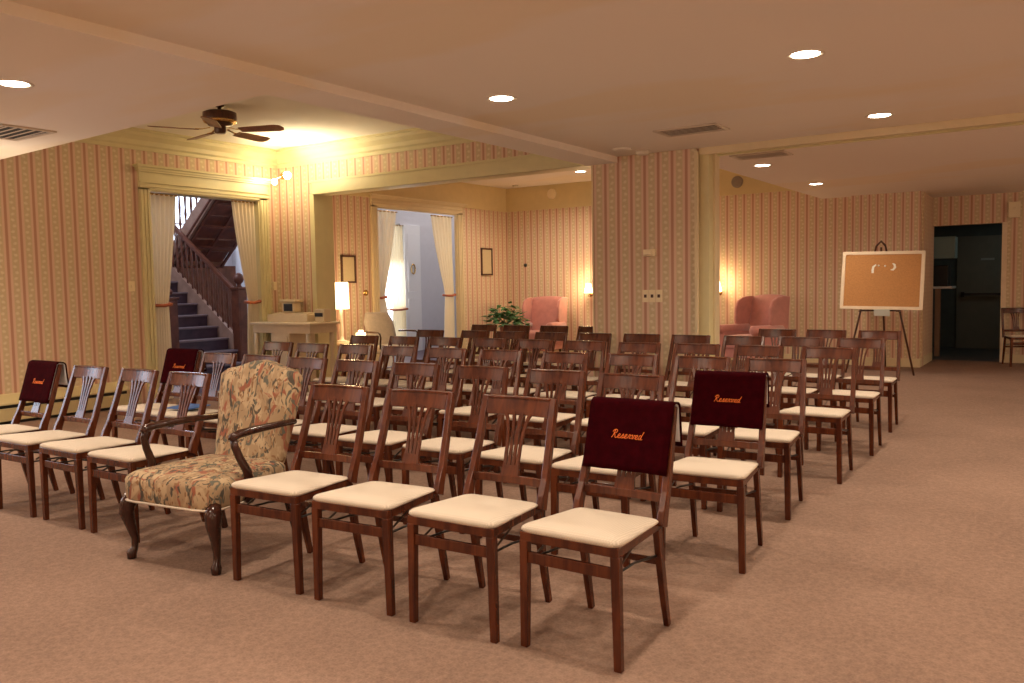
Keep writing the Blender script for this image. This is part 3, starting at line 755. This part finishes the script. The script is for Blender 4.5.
# curtains
def curtain(name,label,ya,yb,z1,tie,ta,tb,ba,bb,xw=XL-.06,group='sheer tied-back curtains'):
    t=thing(name,label,'curtain',(xw,0,0),0,group)
    def fn(u,v):
        z=z1*(1-v)
        if z>tie: k=(z1-z)/(z1-tie); k=k**1.25; a=ya+(ta-ya)*k; b=yb+(tb-yb)*k
        else: k=(tie-z)/tie; k=k**.7; a=ta+(ba-ta)*k; b=tb+(bb-tb)*k
        amp=.022
        return (amp*math.sin(u*2*PI*6+.6*math.sin(z*2)), a+(b-a)*u, z+.004)
    MB().grid(fn,72,36).build('drape',M['curtain'],t)
    c=MB(); c.tube([(-.045,ta-.01,tie),(.045,ta-.012,tie-.01),(.05,(ta+tb)/2,tie-.015),(.045,tb+.012,tie),(-.045,tb+.01,tie+.01)],.022,8); c.build('tieback',M['rust'],t)
    MB().tube([(0,min(ya,yb)-.01,z1),(0,max(ya,yb)+.01,z1)],.012,8).build('rod',M['brass'],t)
y0,y1,_=LO
curtain('curtain','left sheer curtain of the stair doorway, tied with rust band',y0+.02,y0+.42,2.55,1.19,y0+.06,y0+.24,y0+.02,y0+.26)
curtain('curtain','right sheer curtain of the stair doorway, tied with rust band',y1-.40,y1-.02,2.55,1.19,y1-.20,y1-.03,y1-.26,y1-.02)
y0,y1,_=PO
curtain('curtain','left sheer curtain of the parlour opening, beside the grey armchair',y0+.02,y0+.62,2.63,1.19,y0+.02,y0+.25,y0+.02,y0+.45,xw=XP-.10)
curtain('curtain','right sheer curtain of the parlour opening, nearer the back corner',y1-.62,y1-.02,2.63,1.19,y1-.27,y1-.02,y1-.35,y1-.02,xw=XP-.10)
curtain('curtain','long pale drape over the tall window beyond the parlour opening',12.62,13.12,2.6,.9,12.75,13.14,12.7,13.14,xw=VX+.10)
onwall('door_wreath','small oval brass knocker on the white door beyond the parlour','door knocker',MB().tube([(VX+.075,13.45+.06*math.cos(a*PI/8),1.72+.10*math.sin(a*PI/8)) for a in range(17)],.014,8),M['brass'])

# ------------------------------------------------------------------ staircase
t=thing('staircase','dark wooden staircase with carved newel and panelled upper flight beyond the doorway','staircase',(0,0,0))
SY0,SY1=7.72,8.85; X0=-11.10; RUN=.262; RS=.19
for k in range(10):
    x=X0-RUN*k; z=RS*(k+1)
    ext=.12 if k==0 else 0
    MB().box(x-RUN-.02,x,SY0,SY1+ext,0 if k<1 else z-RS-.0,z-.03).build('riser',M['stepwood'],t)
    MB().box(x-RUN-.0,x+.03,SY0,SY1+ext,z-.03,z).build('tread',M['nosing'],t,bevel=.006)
XT=X0-RUN*10
MB().box(HX,XT,SY0,9.98,1.80,1.9).box(XT,XT+.56,SY1+.1,9.98,1.80,1.9).build('landing',M['stairwood'],t)
def slope(x,z0=.19): return z0+(X0-x)*RS/RUN
# closed strings
for y in (SY1+.02,SY0-.03):
    xa,xb=-11.42,XT
    s=MB(); s.prism([(xa,slope(xa)-.25),(xa,slope(xa)+.16),(xb,slope(xb)+.16),(xb,slope(xb)-.25)],'y',y-.025,y+.035)
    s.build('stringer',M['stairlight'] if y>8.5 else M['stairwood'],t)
    r=MB(); r.sweep([(-11.42,y,slope(-11.42)+.90),(XT,y,slope(XT)+.90)],.07,.06,side=(0,1,0)); r.build('handrail',M['stairwood'],t,bevel=.01)
    for k in range(17):
        x=-11.50-k*.13; z=slope(x)
        MB().lathe([(.016,.12),(.016,.25),(.026,.30),(.014,.38),(.024,.48),(.014,.60),(.024,.68),(.016,.75),(.016,.88)],(x,y,z),8).build('baluster',M['stairwood'],t)
# newels
for (x,y,h,mt) in ((-11.36,8.90,1.36,M['stairwood']),(-11.36,7.62,1.22,M['stairwood'])):
    n=MB().box(x-.085,x+.085,y-.085,y+.085,0,h).box(x-.11,x+.11,y-.11,y+.11,0,.22).box(x-.105,x+.105,y-.105,y+.105,h,h+.04).box(x-.06,x+.09,y-.06,y+.06,.35,1.15)
    n=n.build('newel_post',mt,t,bevel=.006)
    if y>8: MB().lathe([(.05,0),(.03,.03),(.035,.05),(.07,.08),(.085,.12),(.085,.15),(.06,.20),(.03,.225),(.001,.23)],(x,y,h+.04),20).build('ball_finial',M['stairwood'],n)
# upper flight returning toward the viewer, on the far side of the lower one
UY0,UY1=8.98,9.96; UX0=XT+.56; UR=.215
for k in range(9):
    x=UX0+UR*k; z=1.9+RS*(k+1)
    MB().box(x,x+UR+.03,UY0,UY1,z-.04,z).box(x,x+.02,UY0,UY1,z-RS,z-.04).build('tread',M['stairwood'],t)
L9=UR*9.5
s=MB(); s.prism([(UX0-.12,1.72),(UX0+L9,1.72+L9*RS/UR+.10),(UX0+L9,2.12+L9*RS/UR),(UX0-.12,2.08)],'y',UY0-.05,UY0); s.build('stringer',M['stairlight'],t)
s=MB(); s.prism([(UX0-.05,1.84),(UX0+L9,1.84+L9*RS/UR),(UX0+L9,1.88+L9*RS/UR),(UX0-.05,1.88)],'y',UY0-.07,UY0-.04); s.build('string_moulding',M['stairwood'],t)
sf=MB(); sf.prism([(UX0-.1,1.79),(UX0+L9,1.79+L9*RS/UR+.03),(UX0+L9,1.82+L9*RS/UR+.03),(UX0-.1,1.82)],'y',UY0,UY1)
for k in range(6):
    x=UX0+k*.38; z=1.775+(x-UX0)*RS/UR+.0
    sf.sweep([(x,UY0,z),(x,UY1,z)],.05,.03,side=(1,0,.88))
for y in (UY0+.03,(UY0+UY1)/2,UY1-.03): sf.sweep([(UX0,y,1.775),(UX0+L9,y,1.775+L9*RS/UR+.02)],.05,.03,side=(0,1,0))
sf.build('panelled_soffit',M['stairwood'],t)
for k in range(13):
    x=UX0+.06+k*.16; z=2.05+(x-UX0)*RS/UR
    MB().lathe([(.014,0),(.014,.2),(.024,.28),(.013,.4),(.022,.55),(.014,.7),(.014,.8)],(x,UY0-.02,z),6).build('baluster',M['stairwood'],t)
pn=MB().box(UX0-.06,UX0,UY0,10.25,0,1.8)
pn.box(UX0,UX0+.02,UY0+.08,UY0+.12,.2,1.7).box(UX0,UX0+.02,UY1-.12,UY1-.08,.2,1.7).box(UX0,UX0+.02,UY0+.12,UY1-.12,1.62,1.7).box(UX0,UX0+.02,UY0+.12,UY1-.12,.9,.98)
pn.build('panelling',M['stairwood'],t)

# ------------------------------------------------------------------ desk
t=thing('writing_desk','cream painted writing desk with turned legs in the corner under the spotlight','desk',(-8.78,7.74,0))
DK=M['desk']; hgt=.91
MB().box(-.56,.62,-.27,.27,hgt-.03,hgt).build('desk_top',DK,t,bevel=.006)
MB().box(-.53,.58,-.24,.25,hgt-.14,hgt-.03).build('apron',DK,t,bevel=.004)
MB().box(-.18,.18,-.235,.22,.06,hgt-.14).build('cabinet',DK,t,bevel=.006)
MB().box(-.15,.15,-.25,-.235,.12,hgt-.18).build('door',DK,t,bevel=.006)
for x in (-.50,.52):
    for y in (-.21,.20):
        MB().lathe([(.018,0),(.022,.05),(.032,.12),(.022,.2),(.036,.34),(.026,.44),(.022,.5),(.034,.6),(.03,hgt-.14)],(x,y,0),12).build('leg',DK,t)
MB().box(-.50,.30,-.02,.24,hgt,hgt+.10).box(-.46,.22,.04,.24,hgt+.10,hgt+.12).build('gallery',DK,t,bevel=.008)
t=thing('desk_box','cream box with dark opening standing on the desk gallery','desk box',(-8.95,7.86,1.032))
MB().box(-.12,.12,-.06,.08,0,.14).box(-.16,.16,-.08,.10,.14,.18).build('box_body',DK,t,bevel=.02)
MB().box(-.07,.10,-.068,-.06,.02,.12).build('opening',M['black'],t,bevel=.004)
t=thing('letter_rack','small cream rack with dark slot at the right of the desk box','rack',(-8.34,7.86,.911))
MB().box(-.09,.09,-.06,.07,0,.17).build('rack_body',DK,t,bevel=.01)
MB().box(-.08,.07,-.067,-.06,.07,.12).build('slot',M['black'],t,bevel=.003)

# ------------------------------------------------------------------ lamp, table, grey armchair
t=thing('side_table','small white side table under the glowing lamp','side table',(-9.12,9.10,0))
MB().box(-.22,.22,-.25,.25,.50,.54).build('table_top',DK,t,bevel=.006)
for x in (-.18,.18):
    for y in (-.2,.2): MB().box(x-.02,x+.02,y-.02,y+.02,0,.5).build('leg',DK,t)
t=thing('table_lamp','tall table lamp with glowing white drum shade','lamp',(-9.18,9.03,.541))
MB().lathe([(.08,0),(.08,.02),(.03,.04),(.022,.1),(.03,.2),(.02,.3),(.02,.52)],seg=16).build('lamp_base',M['white'],t)
MB().lathe([(.125,.50),(.115,.90)],seg=28).build('lamp_shade',M['shade'],t)
light('POINT',(-8.98,9.03,1.25),28,(1,.70,.36),.1)
tag(MB().box(-.05,.05,-.06,.06,0,.13).box(-.03,.03,-.03,.03,.13,.17).build('glowing_box',M['sconce'],loc=(-9.02,9.27,.541),bevel=.01),'small glowing white box on side table by the lamp','candle box')  # small box given the emissive sconce material
t=thing('grey_armchair','grey upholstered armchair with thin dark wooden arms beside the curtain','armchair',(-8.78,9.70,0),R(72))
m=MB(); pillow(m,-.28,.28,-.28,.26,.34,.46,.02); m.build('seat',M['grey'],t)
b=MB()
def bk2(u,v,sd):
    x=(2*u-1); z=.44+.52*v; w_=.25+.02*v-.07*max(0,v-.7)/.3; return (x*w_,.24+.24*v+sd*.04*(1-abs(x)**4),z)
G={}
for sd in (-1,1):
    G[sd]=[[b.bm.verts.new(bk2(i/10,j/10,sd)) for j in range(11)] for i in range(11)]
    for i in range(10):
        for j in range(10):
            f=b.bm.faces.new((G[sd][i][j],G[sd][i+1][j],G[sd][i+1][j+1],G[sd][i][j+1])); f.smooth=True
per=[(i,0) for i in range(10)]+[(10,j) for j in range(10)]+[(i,10) for i in range(10,0,-1)]+[(0,j) for j in range(10,0,-1)]
for k in range(len(per)):
    a,c=per[k],per[(k+1)%len(per)]
    b.bm.faces.new((G[-1][a[0]][a[1]],G[-1][c[0]][c[1]],G[1][c[0]][c[1]],G[1][a[0]][a[1]]))
b.build('backrest',M['grey'],t)
for s in (-1,1):
    MB().tube([(s*.30,.30,.66),(s*.32,.1,.67),(s*.33,-.16,.67),(s*.33,-.21,.65),(s*.32,-.22,.60),(s*.31,-.18,.42)],.014,8).build('arm',M['dkwood'],t)
    MB().sweep([(s*.27,-.22,0),(s*.26,-.22,.36)],.03,.03).build('leg',M['dkwood'],t)
    MB().sweep([(s*.25,.28,0),(s*.25,.24,.36)],.03,.03).build('leg',M['dkwood'],t)

# ------------------------------------------------------------------ pink wing chairs
def wing_chair(loc,rz,label):
    t=thing('wing_chair',label,'armchair',loc,rz)
    PK=M['pink']
    m=MB(); pillow(m,-.27,.27,-.36,.26,.28,.48,.02); m.build('seat_cushion',PK,t)
    MB().box(-.34,.34,-.34,.36,.13,.30).build('seat_base',PK,t,bevel=.02)
    b=MB(); n=12
    def bf(u,v,sd):
        x=2*u-1; zt=1.13-.035*x*x*1.0; z=.42+(zt-.42)*v
        return (x*(.33+.03*v),.30+.16*v+sd*.055*(1-.4*abs(x)**6)*(1-.5*max(0,v-.9)/.1),z)
    G={}
    for sd in (-1,1):
        G[sd]=[[b.bm.verts.new(bf(i/n,j/n,sd)) for j in range(n+1)] for i in range(n+1)]
        for i in range(n):
            for j in range(n):
                f=b.bm.faces.new((G[sd][i][j],G[sd][i+1][j],G[sd][i+1][j+1],G[sd][i][j+1])); f.smooth=True
    per=[(i,0) for i in range(n)]+[(n,j) for j in range(n)]+[(i,n) for i in range(n,0,-1)]+[(0,j) for j in range(n,0,-1)]
    for k in range(len(per)):
        a,c=per[k],per[(k+1)%len(per)]
        f=b.bm.faces.new((G[-1][a[0]][a[1]],G[-1][c[0]][c[1]],G[1][c[0]][c[1]],G[1][a[0]][a[1]])); f.smooth=True
    b.build('backrest',PK,t)
    for s in (-1,1):
        w_=MB(); w_.prism([(.40,.55),(.06,.60),(.02,.70),(.03,.92),(.09,1.04),(.20,1.09),(.32,1.105),(.48,1.10),(.44,.6)],'x',s*.33,s*.385)
        w_.build('wing',PK,t,bevel=.018)
        a_=MB(); a_.box(min(s*.29,s*.39),max(s*.29,s*.39),-.32,.36,.28,.56); a_.build('arm',PK,t,bevel=.03)
        a_=MB(); a_.lathe([(.001,-.36),(.06,-.36),(.075,-.34),(.075,.30),(.001,.32)],(s*.35,0,.58),16,'y'); a_.build('arm_roll',PK,t)
        MB().tube([(s*.29,-.29,.15),(s*.30,-.31,.09),(s*.29,-.30,0)],[.028,.022,.016],8).build('leg',M['dkwood'],t)
        MB().sweep([(s*.28,.30,.15),(s*.28,.34,0)],.035,.035).build('leg',M['dkwood'],t)
    return t
wing_chair((-8.38,13.36,0),R(8),'pink velvet wing chair left of the column beside the green plant')
wing_chair((-4.34,13.30,0),R(-24),'pink velvet wing chair right of the column near the easel')
t=thing('white_table','small white side table at the left of the right pink wing chair','side table',(-5.22,13.35,0))
MB().box(-.27,.27,-.25,.25,.42,.45).build('table_top',M['desk'],t,bevel=.005)
for x in (-.23,.23):
    for y in (-.2,.2): MB().box(x-.02,x+.02,y-.02,y+.02,0,.42).build('leg',M['desk'],t)
def sconce(x,label):
    t=thing('wall_sconce',label,'wall lamp',(x,14.1,1.16),0,None)
    MB().lathe([(.05,0),(.05,-.015),(.02,-.02),(.001,-.03)],(0,0,0),16,'y').build('wall_plate',M['brass'],t)
    MB().tube([(0,-.02,0),(0,-.06,-.06),(0,-.12,-.05),(0,-.13,.02)],.008,8).build('arm',M['brass'],t)
    MB().lathe([(.085,.02),(.045,.20)],(0,-.13,0),20).build('lamp_shade',M['sconce'],t)
    light('POINT',(x,13.86,1.30),17,(1,.68,.34),.07)
sconce(-7.66,'lit wall sconce just left of the striped column')
sconce(-5.15,'lit wall sconce just right of the column above the white table')

# unseen wall lamps, added as fill for ceiling, walls and chair fronts
k=0
for (x,y,rz) in ((3.98,.8,-90),(3.98,4.6,-90),(3.98,8.6,-90),(3.98,12.6,-90),(-6.5,-3.58,180),(-2.2,-3.58,180),(1.8,-3.58,180),(-9.38,-1.8,90)):
    t=thing('wall_sconce','unseen wall sconce added as fill light','wall lamp',(x,y,1.75),R(rz),'unseen sconces added as fill')
    MB().lathe([(.05,0),(.05,-.015),(.02,-.02),(.001,-.03)],(0,0,0),16,'y').build('wall_plate',M['brass'],t)
    MB().tube([(0,-.02,0),(0,-.06,-.06),(0,-.12,-.05),(0,-.13,.02)],.008,8).build('arm',M['brass'],t)
    MB().lathe([(.085,.02),(.045,.20)],(0,-.13,0),20).build('lamp_shade',M['sconce'],t)
    a=R(rz); light('POINT',(x+math.sin(a)*.45,y-math.cos(a)*.45,2.0),27,(1,.85,.66),.12)
light('AREA',(-.9,16.8,2.5),1.8,(.8,.95,.9),.5)  # weak fill added so the utility room door shows
# plant on stand
t=thing('potted_plant','bushy green potted plant on a stand before the back wall','plant',(-8.52,12.45,0))
MB().lathe([(.10,.0),(.10,.02),(.03,.05),(.03,.36),(.12,.40),(.12,.42)],seg=16).build('plant_stand',M['dkwood'],t)
MB().lathe([(.08,.42),(.12,.60),(.13,.61),(.13,.63),(.11,.63),(.001,.60)],seg=18).build('pot',M['terracotta'],t)
lf=MB(); rnd=random.Random(3)
for k in range(240):
    a=rnd.uniform(0,2*PI); el=rnd.uniform(-.25,1.3); rr=rnd.uniform(.12,.33)
    c=Vector((math.cos(a)*math.cos(el)*rr*1.15,math.sin(a)*math.cos(el)*rr,.66+math.sin(el)*rr*1.15))
    d=Vector((math.cos(a+rnd.uniform(-.6,.6)),math.sin(a+rnd.uniform(-.6,.6)),rnd.uniform(-.6,.5))).normalized()
    sd=d.cross(Vector((rnd.uniform(-.4,.4),rnd.uniform(-.4,.4),1))).normalized(); L_=rnd.uniform(.10,.16); W_=L_*.36; up=sd.cross(d)*.01
    P=[c,c+d*L_*.4+sd*W_,c+d*L_,c+d*L_*.4-sd*W_,c+d*L_*.5+up]
    vs=[lf.bm.verts.new(q) for q in P]
    for q in range(4):
        lf.bm.faces.new((vs[q],vs[(q+1)%4],vs[4]))
for k in range(14):
    a=rnd.uniform(0,2*PI); lf.tube([(0,0,.60),(math.cos(a)*.08,math.sin(a)*.08,.72),(math.cos(a)*.2,math.sin(a)*.2,.70+rnd.uniform(0,.25))],.005,5)
lf.build('foliage',M['leaf'],t)

# ------------------------------------------------------------------ easel and cork board
ex,ey=-2.31,12.86
t=thing('easel','black tripod easel holding the cork board by the back wall','easel',(ex,ey,0))
ES=M['frame']
MB().tube([(-.10,.10,1.82),(-.46,-.10,0)],.014,8).build('leg',ES,t)
MB().tube([(.02,.10,1.82),(.45,-.14,0)],.014,8).build('leg',ES,t)
MB().tube([(-.04,.12,1.80),(-.05,.62,0)],.014,8).build('leg',ES,t)
MB().tube([(-.10,.10,1.82),(-.04,.12,1.885),(.02,.10,1.82)],.016,8).build('top_clamp',ES,t)
MB().tube([(-.28,-.03,.90),(.24,-.05,.90)],.012,8).box(-.29,-.25,-.11,-.02,.885,.90).box(.21,.25,-.12,-.02,.885,.90).build('board_rest',ES,t)
t=thing('cork_board','cork notice board with pale wooden frame leaning on the easel','notice board',(ex-.005,ey-.085,.915))
t.rotation_euler=(R(-7),R(1.0),R(0))
BW,BH=.545,.415
MB().box(-BW,BW,-.012,.012,0,.045).box(-BW,BW,-.012,.012,2*BH-.045,2*BH).box(-BW,-BW+.045,-.012,.012,.045,2*BH-.045).box(BW-.045,BW,-.012,.012,.045,2*BH-.045).build('board_frame',M['boardframe'],t,bevel=.003)
MB().box(-BW+.045,BW-.045,-.004,.008,.045,2*BH-.045).build('cork_panel',M['cork'],t)
def scrap(pts,lb):
    m=MB(); m.sweep([(x,0,z) for x,z in pts],.022,.004,side=(.3,0,1)); o=m.build('paper_scrap',M['paperw'])
    o.parent=t; return o
m=MB(); m.sweep([(-.125,-.007,.52),(-.128,-.007,.56),(-.12,-.007,.61),(-.085,-.007,.64)],[.03,.03,.03,.016],.004,side=(1,0,0)); m.build('paper_scrap',M['paperw'],t)
m=MB(); m.sweep([(.13,-.007,.655),(.155,-.007,.64),(.165,-.007,.60),(.14,-.007,.565),(.11,-.007,.565)],[.014,.028,.034,.026,.012],.004,side=(0,0,1)); m.build('paper_scrap',M['paperw'],t)
for x,z in ((-.05,.625),(.035,.62)):
    MB().lathe([(.014,-.008),(.010,-.018),(.001,-.018)],(x,0,z),10,'y').build('push_pin',M['paperw'],t)
tag(MB().box(-.11,.10,-.012,.0,-.05,.045).build('plastic_bag',M['plate'],loc=(ex+.03,ey-.125,.875),bevel=.004),'small clear packet clipped at the bottom edge of the cork board','packet')

# ------------------------------------------------------------------ other light: daylight
DAY=(.72,.82,1.0)
light('AREA',(XL-.3,.9,1.5),40,DAY,1.5,rot=(0,R(-90),0),sizey=1.4)       # window out of frame
light('AREA',(HX+.1,10.2,3.0),110,DAY,1.7,rot=(0,R(-90),0),sizey=1.7)
light('AREA',(-12.4,6.5,4.9),75,DAY,2.0,rot=(0,0,0),sizey=2.0)
light('AREA',(VX+.05,12.6,1.4),22,DAY,.9,rot=(0,R(-90),0),sizey=2.2)
light('AREA',(-10.6,14.3,4.9),35,(1,.92,.85),1.2)

# world: faint
wd=bpy.data.worlds.new('world'); sc.world=wd; wd.use_nodes=True
wd.node_tree.nodes['Background'].inputs[0].default_value=(.5,.55,.65,1); wd.node_tree.nodes['Background'].inputs[1].default_value=.15

# ------------------------------------------------------------------ camera
cam=bpy.data.cameras.new('camera'); co=bpy.data.objects.new('camera',cam); C.objects.link(co); sc.camera=co
cam.sensor_width=36; cam.lens=839/1024*36; cam.clip_start=.05
co.matrix_world=Matrix.Translation((0,0,1.36))@Matrix.Rotation(R(34),4,'Z')@Matrix.Rotation(PI/2-.06767,4,'X')@Matrix.Rotation(-.01766,4,'Z')
sc.view_settings.view_transform='Standard'; sc.view_settings.look='None'; sc.view_settings.gamma=1; sc.view_settings.use_curve_mapping=False
sc.view_settings.exposure=.34
sc.cycles.max_bounces=8; sc.cycles.diffuse_bounces=5; sc.cycles.glossy_bounces=3; sc.cycles.sample_clamp_indirect=6
sc.cycles.use_denoising=True
